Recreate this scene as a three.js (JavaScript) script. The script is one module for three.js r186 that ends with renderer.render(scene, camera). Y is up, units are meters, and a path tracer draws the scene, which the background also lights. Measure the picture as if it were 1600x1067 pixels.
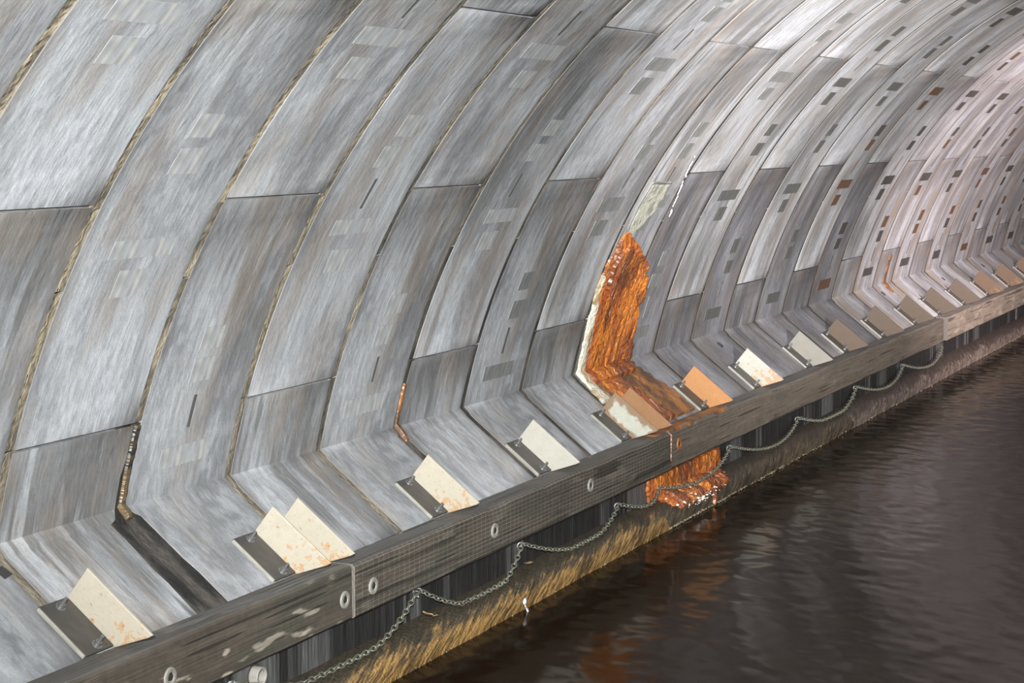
import * as THREE from 'three';
import { mergeGeometries, toCreasedNormals } from 'three/addons/utils/BufferGeometryUtils.js';
import { ImprovedNoise } from 'three/addons/math/ImprovedNoise.js';

// ------------------------------------------------------------------ camera, light, exposure
// A canal tunnel lined with precast concrete rings. x: across (right +), y: up from the water, -z: along the tunnel.
const scene = new THREE.Scene();
scene.background = new THREE.Color(0x000000);
const CAM_Y = 1.652;
const camera = new THREE.PerspectiveCamera(2 * Math.atan(533.5 / 3000) * 180 / Math.PI, 1600 / 1067, 0.05, 80);
camera.position.set(0, CAM_Y, 0);
camera.rotation.set(-6.1488 * Math.PI / 180, 24.3897 * Math.PI / 180, 0, 'YXZ');
scene.add(camera);
const renderer = new THREE.WebGLRenderer({ antialias: true });
renderer.toneMapping = THREE.LinearToneMapping;
renderer.toneMappingExposure = 1.0;
renderer.shadowMap.enabled = true;

// three unseen right-wall floodlights: two stand for boat lamps, the middle is added fill: [position, aim, colour, candela, half angle, penumbra]
const LAMPS = [
  { p: [0.72, 2.36, 1.4], aim: [-2.9, 1.5, -8.6], color: [0.955, 0.985, 1.0], cd: 840, ang: 0.48, pen: 1.0, label: 'cool white floodlight on the right wall, nearest the viewer' },
  { p: [1.50, 1.15, -2.6], aim: [-2.0, 2.9, -10.5], color: [1.0, 0.95, 0.95], cd: 570, ang: 0.44, pen: 1.0, label: 'added neutral fill lamp, unseen, second along the right wall' },
  { p: [0.95, 2.20, -11.8], aim: [-2.5, 2.35, -16.6], color: [1.0, 0.83, 0.86], cd: 165, ang: 1.05, pen: 1.0, label: 'pinkish floodlight farthest along the right wall' },
];

// ------------------------------------------------------------------ helpers
const used = {};
function numbered(n) { used[n] = (used[n] ?? -1) + 1; return used[n] ? `${n}_${String(used[n]).padStart(3, '0')}` : n; }
function shadow(m) { m.castShadow = true; m.receiveShadow = true; return m; }
function part(name, geo, mat, parent) { const m = shadow(new THREE.Mesh(geo, mat)); m.name = numbered(name); parent.add(m); return m; }
function group(name, pos = [0, 0, 0]) { const g = new THREE.Group(); g.name = numbered(name); g.position.set(...pos); scene.add(g); return g; }
function tag(o, label, category, grp) { o.userData = { label, category }; if (grp) o.userData.group = grp; return o; }
function struct(o, label) { o.userData.kind = 'structure'; if (label) o.userData.label = label; return o; }
let seed = 7;
const rnd = () => { seed = (seed * 1664525 + 1013904223) >>> 0; return seed / 4294967296; };
const mix = (a, b, t) => a + (b - a) * t;
const clamp = (x, a = 0, b = 1) => Math.min(b, Math.max(a, x));
const smooth = (a, b, x) => { const t = clamp((x - a) / (b - a)); return t * t * (3 - 2 * t); };
function hash(x, y, s) { let h = (x * 374761393 + y * 668265263 + s * 2147483647 + s * 1274126177) | 0; h = Math.imul(h ^ (h >>> 13), 1274126177); return ((h ^ (h >>> 16)) >>> 0) / 4294967296; }
function vnoise(x, y, s) {
  const xi = Math.floor(x), yi = Math.floor(y), u = x - xi, v = y - yi, a = u * u * (3 - 2 * u), b = v * v * (3 - 2 * v);
  return mix(mix(hash(xi, yi, s), hash(xi + 1, yi, s), a), mix(hash(xi, yi + 1, s), hash(xi + 1, yi + 1, s), a), b);
}
function fbm(x, y, s, o = 3) { let r = 0, w = .5, t = 0; for (let i = 0; i < o; i++) { r += w * vnoise(x, y, s + i * 17); t += w; w *= .5; x = x * 2.03 + 5.1; y = y * 2.03 + 1.7; } return r / t; }
const srgb = c => c <= .0031308 ? 12.92 * c : 1.055 * Math.pow(c, 1 / 2.4) - .055;
// fn(x metres, y metres) -> [r, g, b] linear (and an optional fourth: height 0..1)
function texture(w, h, sx, sy, fn, bump = false, wrap = THREE.RepeatWrapping) {
  const col = new Uint8Array(w * h * 4), bmp = bump ? new Uint8Array(w * h * 4) : null;
  for (let j = 0; j < h; j++) for (let i = 0; i < w; i++) {
    const c = fn((i + .5) / w * sx, (j + .5) / h * sy), k = (j * w + i) * 4;
    for (let q = 0; q < 3; q++) col[k + q] = 255 * srgb(clamp(c[q])) + .5;
    col[k + 3] = 255;
    if (bmp) { const b = clamp(c[3]) * 255; bmp[k] = bmp[k + 1] = bmp[k + 2] = b; bmp[k + 3] = 255; }
  }
  const mk = (d, cs) => { const t = new THREE.DataTexture(d, w, h); t.colorSpace = cs; t.magFilter = THREE.LinearFilter; t.minFilter = THREE.LinearMipmapLinearFilter; t.generateMipmaps = true; t.wrapS = t.wrapT = wrap; t.needsUpdate = true; return t; };
  return { map: mk(col, THREE.SRGBColorSpace), bump: bmp ? mk(bmp, THREE.NoColorSpace) : null };
}
function material(t, o = {}, bumpScale = 0) {
  const m = new THREE.MeshStandardMaterial({ map: t.map, roughness: .8, ...o });
  if (t.bump && bumpScale) { m.bumpMap = t.bump; m.bumpScale = bumpScale; }
  return m;
}

// ------------------------------------------------------------------ profile of the lining (x, y in metres)
const CX = -.585, CY = CAM_Y - 1.575, R = 2.63, DEG = Math.PI / 180;
const CREASE = [-3.14, CAM_Y - 1.053], KERB_END = [-2.85, CAM_Y - 1.28], BASE_X = -2.80;
const SLOPE_LEN = Math.hypot(KERB_END[0] - CREASE[0], KERB_END[1] - CREASE[1]);
const SD = [(KERB_END[0] - CREASE[0]) / SLOPE_LEN, (KERB_END[1] - CREASE[1]) / SLOPE_LEN];   // down the kerb
const SN = [-SD[1], SD[0]];                                                               // out of the kerb
const LEDGE_Y = CAM_Y - 1.553, LIP_X = -2.678;
const TH_CREASE = 11.55;
// the rounded bank between the wall base and the water; q: 0 at the wall, 1 at the waterline
const bankXY = q => { const a = clamp(q) * Math.PI / 2; return [mix(BASE_X - .05, LIP_X, Math.pow(Math.sin(a), .9)), LEDGE_Y * Math.pow(Math.cos(a), .8)]; };
function bankPoint(q) { const [x, y] = bankXY(q), [x2, y2] = bankXY(Math.min(1, q + .01)), [x1, y1] = bankXY(Math.max(0, q - .01)), l = Math.hypot(x2 - x1, y2 - y1); return { x, y, nx: -(y2 - y1) / l, ny: (x2 - x1) / l }; }
const arc = th => ({ x: CX - R * Math.cos(th * DEG), y: CY + R * Math.sin(th * DEG), nx: Math.cos(th * DEG), ny: -Math.sin(th * DEG) });
// points from top to bottom; proud is how far the lower end stands into the tunnel
function arcPoints(t1, t0, n, proud) {
  const out = [];
  for (let i = 0; i <= n; i++) {
    const p = arc(mix(t1, t0, i / n)), k = proud * i / n;
    out.push({ x: p.x + p.nx * k, y: p.y + p.ny * k, nx: p.nx, ny: p.ny });
  }
  return out;
}
function footPoints(t1) {
  const a = arcPoints(t1, TH_CREASE + .4, Math.max(3, Math.round((t1 - 11) / 1.2)), 0);
  a.push({ x: CREASE[0] + .004, y: CREASE[1] + .002, nx: .95 * .9, ny: .35 });
  const n = 6;
  for (let i = 0; i <= n; i++) { const k = mix(.012, SLOPE_LEN - .003, i / n); a.push({ x: CREASE[0] + SD[0] * k, y: CREASE[1] + SD[1] * k, nx: SN[0], ny: SN[1] }); }
  return a;
}
// a shell of uneven thickness swept down a profile between rings s0 and s1, chamfered along its four edges
function shell(pts, s0, s1, { gap = .016, chamfer = .0016, thick = .06, insetLow = null, insetHigh = null, du = 0, su = .6, sv = 1.6 } = {}) {
  const pos = [], uv = [], idx = [];
  let v = 0;
  const C = 6;
  pts.forEach((p, i) => {
    if (i) v += Math.hypot(p.x - pts[i - 1].x, p.y - pts[i - 1].y);
    const a = s0 + gap + (insetLow ? insetLow(i, p) : 0), b = s1 - gap - (insetHigh ? insetHigh(i, p) : 0);
    const cross = [[a, thick], [a, chamfer], [a + chamfer, 0], [b - chamfer, 0], [b, chamfer], [b, thick]];
    for (const [s, d] of cross) {
      const e = (i === 0 || i === pts.length - 1) && d === 0 ? .0008 : 0;
      pos.push(p.x - p.nx * (d + e), p.y - p.ny * (d + e), -s); uv.push(su < 1 ? (du > .5 ? s1 - s : s - s0) * .542 / (s1 - s0) / su : (s - s0) / su, v / sv);
    }
  });
  for (let i = 0; i < pts.length - 1; i++) for (let j = 0; j < C - 1; j++) {
    const a = i * C + j, b = a + 1, c = a + C, d = c + 1;
    idx.push(a, c, b, b, c, d);
  }
  const cap = (o, flip) => { for (let j = 1; j < C - 1; j++) flip ? idx.push(o, o + j + 1, o + j) : idx.push(o, o + j, o + j + 1); };
  cap(0, false); cap((pts.length - 1) * C, true);
  return finish(pos, uv, idx, .6);
}
function finish(pos, uv, idx, crease) {
  let g = new THREE.BufferGeometry();
  g.setAttribute('position', new THREE.Float32BufferAttribute(pos, 3));
  g.setAttribute('uv', new THREE.Float32BufferAttribute(uv, 2));
  g.setIndex(idx);
  g.computeVertexNormals();
  if (crease) g = toCreasedNormals(g, crease);
  return g;
}
// a bevelled box: x0..x1 etc, uv in metres along the longest axis
function box(x0, x1, y0, y1, z0, z1, b = .004, scale = 1) {
  const pos = [], uv = [];
  const X = [x0, x1], Y = [y0, y1], Z = [z0, z1];
  const V = (i, j, k, ax) => [X[i] + (ax === 0 ? 0 : (i ? -b : b)), Y[j] + (ax === 1 ? 0 : (j ? -b : b)), Z[k] + (ax === 2 ? 0 : (k ? -b : b))];
  const tri = (a, c, d) => {
    const n = [(c[1] - a[1]) * (d[2] - a[2]) - (c[2] - a[2]) * (d[1] - a[1]), (c[2] - a[2]) * (d[0] - a[0]) - (c[0] - a[0]) * (d[2] - a[2]), (c[0] - a[0]) * (d[1] - a[1]) - (c[1] - a[1]) * (d[0] - a[0])];
    const m = [(a[0] + c[0] + d[0]) / 3 - (x0 + x1) / 2, (a[1] + c[1] + d[1]) / 3 - (y0 + y1) / 2, (a[2] + c[2] + d[2]) / 3 - (z0 + z1) / 2];
    const list = n[0] * m[0] + n[1] * m[1] + n[2] * m[2] < 0 ? [a, d, c] : [a, c, d];
    for (const p of list) { pos.push(...p); const fx = Math.abs(n[0]) >= Math.abs(n[1]); uv.push(-p[2] * scale, (fx ? p[1] - y0 : (y1 - y0) + (x1 - p[0])) * scale); }
  };
  const quad = (a, c, d, e) => { tri(a, c, d); tri(a, d, e); };
  for (let ax = 0; ax < 3; ax++) for (const s of [0, 1]) {
    const f = (p, q) => ax === 0 ? V(s, p, q, 0) : ax === 1 ? V(p, s, q, 1) : V(p, q, s, 2);
    quad(f(0, 0), f(1, 0), f(1, 1), f(0, 1));
  }
  for (const i of [0, 1]) for (const j of [0, 1]) {
    quad(V(i, j, 0, 0), V(i, j, 1, 0), V(i, j, 1, 1), V(i, j, 0, 1));
    quad(V(i, 0, j, 0), V(i, 1, j, 0), V(i, 1, j, 2), V(i, 0, j, 2));
    quad(V(0, i, j, 1), V(1, i, j, 1), V(1, i, j, 2), V(0, i, j, 2));
  }
  for (const i of [0, 1]) for (const j of [0, 1]) for (const k of [0, 1]) tri(V(i, j, k, 0), V(i, j, k, 1), V(i, j, k, 2));
  const g = new THREE.BufferGeometry();
  g.setAttribute('position', new THREE.Float32BufferAttribute(pos, 3));
  g.setAttribute('uv', new THREE.Float32BufferAttribute(uv, 2));
  g.computeVertexNormals();
  return g;
}

// ------------------------------------------------------------------ materials
// weathered concrete: streaked down the wall, run-off stains starting under the joint above it
function concrete(sd, { tone = .36, stain = .5, damp = 0, brown = 0, white = .5, reach = .5 } = {}) {
  return texture(384, 1024, .6, 1.6, (x, y) => {
    const fine = vnoise(x * 210, y * 34, sd) * .5 + vnoise(x * 90, y * 9, sd + 3) * .5;
    const blotch = fbm(x * 5, y * 2.6, sd + 5, 4), streak = fbm(x * 19, y * 1.9, sd + 9, 4), mott = fbm(x * 46, y * 30, sd + 13, 4);
    const big = smooth(.28, .72, blotch), mid = smooth(.3, .7, mott);
    let L = tone * (.58 + .12 * fine + .42 * big + .26 * mid);
    let r = L * (.985), g = L * 1.0, b = L * 1.025;
    const speck = hash(Math.floor(x * 640), Math.floor(y * 640), sd) * .6 + hash(Math.floor(x * 330), Math.floor(y * 330), sd + 1) * .4;
    L *= .80 + .40 * speck;
    r = L * .985; g = L; b = L * 1.025;
    const wht = smooth(.44, .66, streak * .45 + blotch * .35 + mott * .2) * white;               // lime bloom
    const wl = .88 + .24 * speck; r = mix(r, .50 * wl, wht * .6); g = mix(g, .525 * wl, wht * .6); b = mix(b, .54 * wl, wht * .6);
    const thin = fbm(x * 48, y * 3.2, sd + 25, 3);
    const run = smooth(-.04, .24, streak * .5 + thin * .42 + mott * .12 - .20 - .5 * y / reach) * stain;   // dirt run-off with ragged tongues
    const dirt = smooth(.47, .68, fbm(x * 11, y * 2.4, sd + 21, 5) * .6 + thin * .25 + mott * .15) * .62 * (.5 + stain);
    const e = Math.min(x, .542 - x), edge = smooth(.55, .2, e / .055 * .55 + (thin - .5) * .9 + (blotch - .5) * .8) * .55;         // grime ground into the joint edges
    const dk = clamp(run * .85 + dirt * .95 + edge * .75 + smooth(.024, .010, e) * .7);  // last term paints the rim dark to subdue its lit chamfer
    r = mix(r, .115, dk * .8); g = mix(g, .110, dk * .8); b = mix(b, .103, dk * .8);
    const tan = smooth(.46, .70, fbm(x * 9 + 3, y * 3.1, sd + 31, 4) * .8 + mott * .2) * (.38 + brown);
    r = mix(r, .26, tan); g = mix(g, .205, tan); b = mix(b, .15, tan);
    const wet = damp * (.75 + .35 * streak);
    r *= 1 - .62 * wet; g *= 1 - .64 * wet; b *= 1 - .60 * wet;
    return [r, g, b, .25 * fine + .5 * mott + .25 * blotch];
  }, true);
}
const concreteSets = {
  clean: [concrete(11, { stain: .25, white: .7 }), concrete(29, { stain: .4, white: .5 }), concrete(43, { stain: .3, white: .6 }), concrete(71, { stain: .25, white: .8 })],
  stained: [concrete(89, { stain: .7, reach: .9, white: .75 }), concrete(101, { stain: .95, reach: .62, white: .6 }), concrete(131, { stain: .9, reach: .5, white: .7 }), concrete(167, { stain: 1, reach: .75, white: .5 })],
  foot: [concrete(203, { stain: .7, tone: .29, white: .42 }), concrete(239, { stain: .65, tone: .30, white: .48 })],
  damp: [concrete(307, { stain: .7, damp: .55, white: .2 }), concrete(331, { stain: .6, damp: .62, white: .12, brown: .1 })],
  brown: [concrete(401, { stain: .6, brown: .4, white: .3, tone: .34 }), concrete(433, { stain: .55, damp: .25, brown: .5, white: .2 })],
};
const concreteMats = {};
for (const k in concreteSets) concreteMats[k] = concreteSets[k].map(t => material(t, { roughness: k === 'damp' ? .55 : .78 }, .004));
const pick = (k) => concreteMats[k][Math.floor(rnd() * concreteMats[k].length)];

const filler = (sd, c0, c1, rough) => material(texture(64, 1024, .1, 2.2, (x, y) => {
  const n = fbm(x * 30, y * 9, sd, 4), m = fbm(x * 90, y * 70, sd + 4, 3), k = smooth(.3, .7, n);
  return [0, 1, 2].map(i => mix(c0[i], c1[i], k) * (.7 + .6 * m)).concat([m]);
}, true), { roughness: rough }, .006);
const fillTan = filler(501, [.34, .28, .19], [.13, .11, .08], .85);
const fillGrey = filler(521, [.24, .20, .14], [.075, .068, .055], .85);
const fillDark = filler(541, [.10, .085, .065], [.03, .027, .024], .6);
const fillWet = filler(561, [.075, .066, .055], [.012, .012, .012], .45);

const fillWetTan = filler(581, [.15, .10, .045], [.03, .026, .022], .3);
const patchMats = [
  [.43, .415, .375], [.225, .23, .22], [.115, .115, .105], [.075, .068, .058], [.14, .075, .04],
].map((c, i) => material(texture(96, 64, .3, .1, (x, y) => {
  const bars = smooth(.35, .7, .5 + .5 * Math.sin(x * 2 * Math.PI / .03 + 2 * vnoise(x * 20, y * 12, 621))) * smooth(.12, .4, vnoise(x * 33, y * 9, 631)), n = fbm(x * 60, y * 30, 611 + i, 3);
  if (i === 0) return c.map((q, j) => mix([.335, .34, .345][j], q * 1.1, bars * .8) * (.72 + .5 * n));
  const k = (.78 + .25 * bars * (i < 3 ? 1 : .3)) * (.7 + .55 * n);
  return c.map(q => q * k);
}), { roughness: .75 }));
const socketShadeMat = new THREE.MeshStandardMaterial({ color: new THREE.Color().setRGB(.045, .043, .04), roughness: .4 });  // shade of a hole put into the plug colour

// oak fender: long grain, saw marks in a grid, pale bruises
function timberTexture(sd, saw, scuff, pale) {
  return texture(2048, 224, 2.81, .255, (x, y) => {
    const g1 = vnoise(x * 5, y * 190, sd) * .6 + vnoise(x * 14, y * 420, sd + 2) * .4, g2 = fbm(x * 2.2, y * 26, sd + 5, 3), n = fbm(x * 60, y * 60, sd + 8, 3), patch = fbm(x * 2.4, y * 9, sd + 14, 3);
    let L = pale * (.45 + .5 * g1 + .5 * g2) * (.75 + .5 * n);
    let c = [L * 1.22, L, L * .76], h = g1 * .6 + n * .2;
    if (saw) {
      const wob = .003 * fbm(x * 3, y * 3, sd + 30, 2);
      const gx = Math.abs(((x + wob) / .034) % 1 - .5) * 2, gy = Math.abs(((y + wob * .6) / .0145) % 1 - .5) * 2;
      const line = Math.max(smooth(.86, .96, gx) * smooth(.3, .55, patch + n * .2), smooth(.72, .92, gy) * smooth(.35, .6, patch * .8 + .1 + n * .2)) * saw;
      c = c.map((q, i) => mix(q, [.25, .225, .18][i], line * .7)); h += line * .3;
    }
    const sc = smooth(.66, .74, fbm(x * 5.5, y * 22, sd + 50, 4)) * scuff * (y < .16 ? 1 : .3);
    c = c.map((q, i) => mix(q, [.46, .40, .31][i], sc));
    const grn = smooth(.6, .75, fbm(x * 3, y * 8, sd + 70, 3)) * .35;
    c = c.map((q, i) => mix(q, [.055, .062, .045][i], grn));
    if (y > .165) { const k = .35 + .4 * smooth(.4, .7, g2); c = c.map((q, i) => mix(q, [.125, .125, .12][i], k)); }                      // weathered grey top
    const split = smooth(.80, .84, vnoise(x * 2.2, y * 95, sd + 90)) * .8;
    c = c.map(q => q * (1 - split * .7));
    return [...c, h - split * .4];
  }, true);
}
const timberMats = [timberTexture(701, 0, .9, .074), timberTexture(733, 1, .12, .068), timberTexture(761, 0, .05, .115), timberTexture(797, .1, .5, .23)].map(t => material(t, { roughness: .72 }, .004));
const endGrain = material(texture(128, 128, .2, .2, (x, y) => { const r = Math.hypot(x - .02, y - .05), k = .5 + .5 * Math.sin(r * 520 + 3 * fbm(x * 20, y * 20, 811, 2)); const L = .11 + .05 * k; return [L * 1.15, L, L * .85]; }), { roughness: .8 });

// cream paint, rusting through in specks and runs that start at the foot of the plate
function plateTexture(sd, rust, base = [.42, .375, .295], grime = 0, margin = false) {
  return texture(160, 96, .25, .11, (x, y) => {
    const n = fbm(x * 55, y * 55, sd, 4), f = fbm(x * 190, y * 190, sd + 7, 2), b = fbm(x * 14, y * 14, sd + 3, 3);
    let c = base.map(q => q * (.86 + .16 * n + .1 * f));
    const k = smooth(.58, .70, n * .62 + f * .25 + (x / .25) * .24 * rust - (y / .11) * .12) * clamp(rust);
    c = c.map((q, i) => mix(q, [.40, .20, .06][i], k * .65));
    const dots = smooth(.74, .8, f * .6 + vnoise(x * 120, y * 120, sd + 11) * .4) * .6 * clamp(rust);
    c = c.map((q, i) => mix(q, [.28, .12, .04][i], dots));
    const gk = grime * smooth(.3, .62, b * .7 + n * .3 + .2);
    c = c.map((q, i) => mix(q, [.11, .07, .042][i], gk));
    if (margin) { const e = Math.min(x - .01, .235 - x, y - .006, .10 - y) / .03, k = smooth(.75, .25, e + (n - .5) * 1.1); c = c.map((q, i) => mix(q, [.23, .135, .07][i], k * .9)); }
    return c;
  });
}
const plateMats = {
  cream: material(plateTexture(901, 1.0), { roughness: .42 }),
  cream2: material(plateTexture(917, 1.15), { roughness: .42 }),
  speckled: material(plateTexture(933, 1.3), { roughness: .42 }),
  clean: material(plateTexture(949, .12, [.42, .395, .335]), { roughness: .38 }),
  half: material(plateTexture(965, .3, [.44, .43, .36], 0, true), { roughness: .45 }),
  orange: material(plateTexture(981, .8, [.50, .235, .085], .3), { roughness: .5 }),
  ochre: material(plateTexture(997, .8, [.36, .18, .08], .3), { roughness: .5 }),
  rusty: material(plateTexture(1013, 1.6, [.40, .395, .34]), { roughness: .45 }),
  grimy: material(plateTexture(1029, .5, [.085, .067, .049], .5), { roughness: .5 }),
  grey: material(plateTexture(1045, .2, [.27, .265, .235], .3), { roughness: .45 }),
  brown: material(plateTexture(1061, 1.2, [.13, .075, .038], .5), { roughness: .5 }),
};
const steelDark = material(texture(96, 96, .12, .2, (x, y) => { const n = fbm(x * 45, y * 25, 1101, 4); return [.05 + .05 * n, .047 + .043 * n, .042 + .038 * n]; }), { roughness: .5, metalness: .2 });
const steelEdge = material(texture(64, 64, .1, .1, (x, y) => { const n = fbm(x * 60, y * 60, 1121, 3); return [.20 + .18 * n, .19 + .17 * n, .165 + .14 * n]; }), { roughness: .5 });
const boltMat = new THREE.MeshStandardMaterial({ color: new THREE.Color().setRGB(.22, .22, .215), roughness: .38, metalness: .6 });
const boltDark = new THREE.MeshStandardMaterial({ color: new THREE.Color().setRGB(.05, .048, .045), roughness: .5, metalness: .3 });
const washerMat = material(texture(64, 64, .1, .1, (x, y) => { const n = fbm(x * 70, y * 70, 1151, 3); return [.20 + .14 * n, .19 + .13 * n, .165 + .11 * n]; }), { roughness: .5 });
const chainMat = new THREE.MeshStandardMaterial({ color: new THREE.Color().setRGB(.24, .24, .185), roughness: .38, metalness: .6 });

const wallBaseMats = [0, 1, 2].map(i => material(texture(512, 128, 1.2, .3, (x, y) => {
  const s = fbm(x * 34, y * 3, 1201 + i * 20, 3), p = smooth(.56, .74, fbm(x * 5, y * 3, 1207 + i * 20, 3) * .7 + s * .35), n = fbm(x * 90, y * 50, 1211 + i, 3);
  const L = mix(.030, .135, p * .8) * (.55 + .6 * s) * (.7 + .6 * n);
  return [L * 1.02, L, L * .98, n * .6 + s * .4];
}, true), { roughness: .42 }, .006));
const ledgeMat = material(texture(1024, 128, 2.4, .3, (x, y) => {
  const h = fbm(x * 26 + y * 60, y * 7 - x * 2, 1301, 3), n = fbm(x * 12, y * 18, 1309, 4), g = fbm(x * 130, y * 130, 1313, 2), k = smooth(.35, .7, h * .5 + n * .5);
  return [mix(.045, .15, k) * (.6 + .7 * g), mix(.037, .112, k) * (.6 + .7 * g), mix(.022, .058, k) * (.6 + .7 * g), h * .5 + g * .5];
}, true), { roughness: .5 }, .012);
// silt and fine roots combed along the bank; (y: 0 at the wall, .155 at the waterline) the fibres hang at the water
const lipTexture = (sd, top, a, b) => material(texture(1024, 160, 2.0, .27, (x, y) => {
  const u = x - y * .8, hair = vnoise(u * 12, (y + x * .30) * 260, sd) * .5 + vnoise(u * 30, (y + x * .24) * 430, sd + 3) * .3 + vnoise(u * 6, (y + x * .36) * 120, sd + 6) * .2;
  const n = fbm(x * 7, y * 22, sd + 9, 4), g = fbm(x * 170, y * 170, sd + 12, 2);
  const k = smooth(.3, .72, hair * .75 + n * .25), w = smooth(-.10, .16, (y - .098) * 4.6 + (hair - .5) * .42 + (n - .5) * .30);
  return [0, 1, 2].map(i => mix(top[i] * (.5 + 1.0 * hair), mix(a[i], b[i], k), w) * (.65 + .6 * g)).concat([hair * .6 + g * .4]);
}, true), { roughness: .5 }, .008);
const lipGold = lipTexture(1401, [.052, .042, .026], [.12, .07, .024], [.42, .25, .085]);
const lipOlive = lipTexture(1431, [.045, .034, .022], [.04, .032, .02], [.13, .10, .06]);
const lipPale = lipTexture(1461, [.06, .045, .035], [.08, .062, .05], [.26, .205, .165]);

const ochre = (sd, dark) => material(texture(512, 768, .6, .9, (x, y) => {
  const n = fbm(x * 14, y * 6, sd, 4), f = fbm(x * 90, y * 70, sd + 5, 3), s = fbm(x * 34, y * 3.5, sd + 9, 3);
  let c = [.64, .215, .040].map((q, i) => mix(q, [.36, .10, .032][i], smooth(.35, .65, s)) * (.72 + .5 * f));
  const br = smooth(.5, .66, n * .8 + f * .2 + dark) * .8;
  c = c.map((q, i) => mix(q, [.115, .045, .027][i], br));
  const pl = smooth(.7, .8, fbm(x * 60, y * 14, sd + 17, 3)) * .5;
  c = c.map((q, i) => mix(q, [.66, .42, .28][i], pl));
  return [...c, f * .65 + s * .35];
}, true), { roughness: .3 }, .014);
const ochreMat = ochre(1501, 0), ochreDark = ochre(1541, .1);
const ochreFilm = material(texture(384, 256, .9, .6, (x, y) => { const n = fbm(x * 12, y * 12, 1571, 4), f = fbm(x * 120, y * 90, 1575, 3), k = smooth(.35, .7, n); return [mix(.33, .12, k) * (.6 + .7 * f), mix(.14, .062, k) * (.6 + .7 * f), mix(.042, .03, k) * (.6 + .7 * f), f]; }, true), { roughness: .4 }, .006);
const calcite = material(texture(96, 384, .12, .6, (x, y) => { const n = fbm(x * 60, y * 14, 1601, 3), f = fbm(x * 150, y * 120, 1603, 3), k = smooth(.5, .72, n); return [mix(.62, .34, k) * (.75 + .4 * f), mix(.58, .24, k) * (.75 + .4 * f), mix(.47, .12, k) * (.75 + .4 * f), f * .6 + n * .4]; }, true), { roughness: .45 }, .01);
const repairMat = material(texture(128, 192, .3, .5, (x, y) => { const n = fbm(x * 22, y * 18, 1651, 4), f = fbm(x * 110, y * 110, 1655, 3), g = smooth(.52, .7, n); return [mix(.45, .27, g) * (.85 + .25 * f), mix(.45, .27, g) * (.85 + .25 * f), mix(.36, .22, g) * (.85 + .25 * f), f]; }, true), { roughness: .8 }, .006);
const whiteWet = new THREE.MeshStandardMaterial({ color: new THREE.Color().setRGB(.72, .72, .72), roughness: .25 });

// ------------------------------------------------------------------ the left wall: rings of precast segments
// ring edges along the tunnel; jointed rings ('B') break at 17.4 and 47.2 degrees, the others ('A') at 32.3
const RINGS = [];
{
  const B = (a, b) => RINGS.push({ a, b, t: 'B' }), A = (a, b) => RINGS.push({ a, b, t: 'A' });
  B(2.705, 3.247); A(3.247, 3.79); B(3.79, 4.335); A(4.335, 4.877); B(4.877, 5.42); A(5.42, 5.963); B(5.963, 6.507); A(6.507, 7.05); B(7.05, 7.60);
  RINGS.push({ a: 7.60, b: 8.085, t: 'B', hole: true }); A(8.085, 8.605);
  for (let s = 8.605, i = 0; s < 21; s += .541, i++) (i % 2 ? A : B)(s, s + .541);
}
const wall = group('wall_left');
struct(wall, 'curved tunnel wall of grey precast concrete rings with a sloping kerb');
const ROWS = { B: [17.4, 47.2, 77.0], A: [32.3, 62.1, 82.0] };
const MODULE = [[5.1, .12, .075], [2.75, .12, .075], [-.15, .022, .10], [-2.9, .27, .06], [-5.3, .13, .075]];   // offset from mid-segment in degrees, width, height
function curvedPad(th, s, w, h, proud) {
  const d = h / R / DEG / 2, n = 3, pos = [], uv = [], idx = [];
  for (let i = 0; i <= n; i++) {
    const p = arc(mix(th + d, th - d, i / n)), e = i === 0 || i === n;
    [[-w / 2, -.012], [-w / 2 + .003, proud], [w / 2 - .003, proud], [w / 2, -.012]].forEach(([q, k]) => {
      pos.push(p.x + p.nx * k, p.y + p.ny * k, -(s + q)); uv.push((q + w / 2) / .3, i / n * h / .1);
    });
  }
  for (let i = 0; i < n; i++) for (let j = 0; j < 3; j++) { const a = i * 4 + j; idx.push(a, a + 4, a + 1, a + 1, a + 4, a + 5); }
  idx.push(0, 1, 2, 0, 2, 3); const o = n * 4; idx.push(o, o + 2, o + 1, o, o + 3, o + 2);
  return finish(pos, uv, idx, .5);
}
function pads(parent, mid, s, lo, hi, bottomProud, span) {
  for (const [dth, w, h] of MODULE) {
    const th = mid + dth; if (th < lo + 1 || th > hi - 1) continue;
    if (s < 4.4 && w === .022) continue;
    const k = bottomProud * (hi - th) / span;
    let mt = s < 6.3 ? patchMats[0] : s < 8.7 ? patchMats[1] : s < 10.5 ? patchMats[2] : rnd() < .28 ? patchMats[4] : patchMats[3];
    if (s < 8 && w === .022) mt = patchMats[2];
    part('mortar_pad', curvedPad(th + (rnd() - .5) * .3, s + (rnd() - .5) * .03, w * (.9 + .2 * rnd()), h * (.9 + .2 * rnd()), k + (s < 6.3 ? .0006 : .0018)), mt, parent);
  }
}
const socketGeo = (k, s) => {           // a lifting socket as a solid plug, near-black for the shade in its hole
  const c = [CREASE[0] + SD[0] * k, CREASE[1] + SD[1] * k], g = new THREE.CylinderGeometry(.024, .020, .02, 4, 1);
  g.rotateY(Math.PI / 4 + .2); g.rotateZ(-Math.atan2(SN[0], SN[1])); g.translate(c[0] - SN[0] * .007, c[1] - SN[1] * .007, -s); return g;
};
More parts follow.
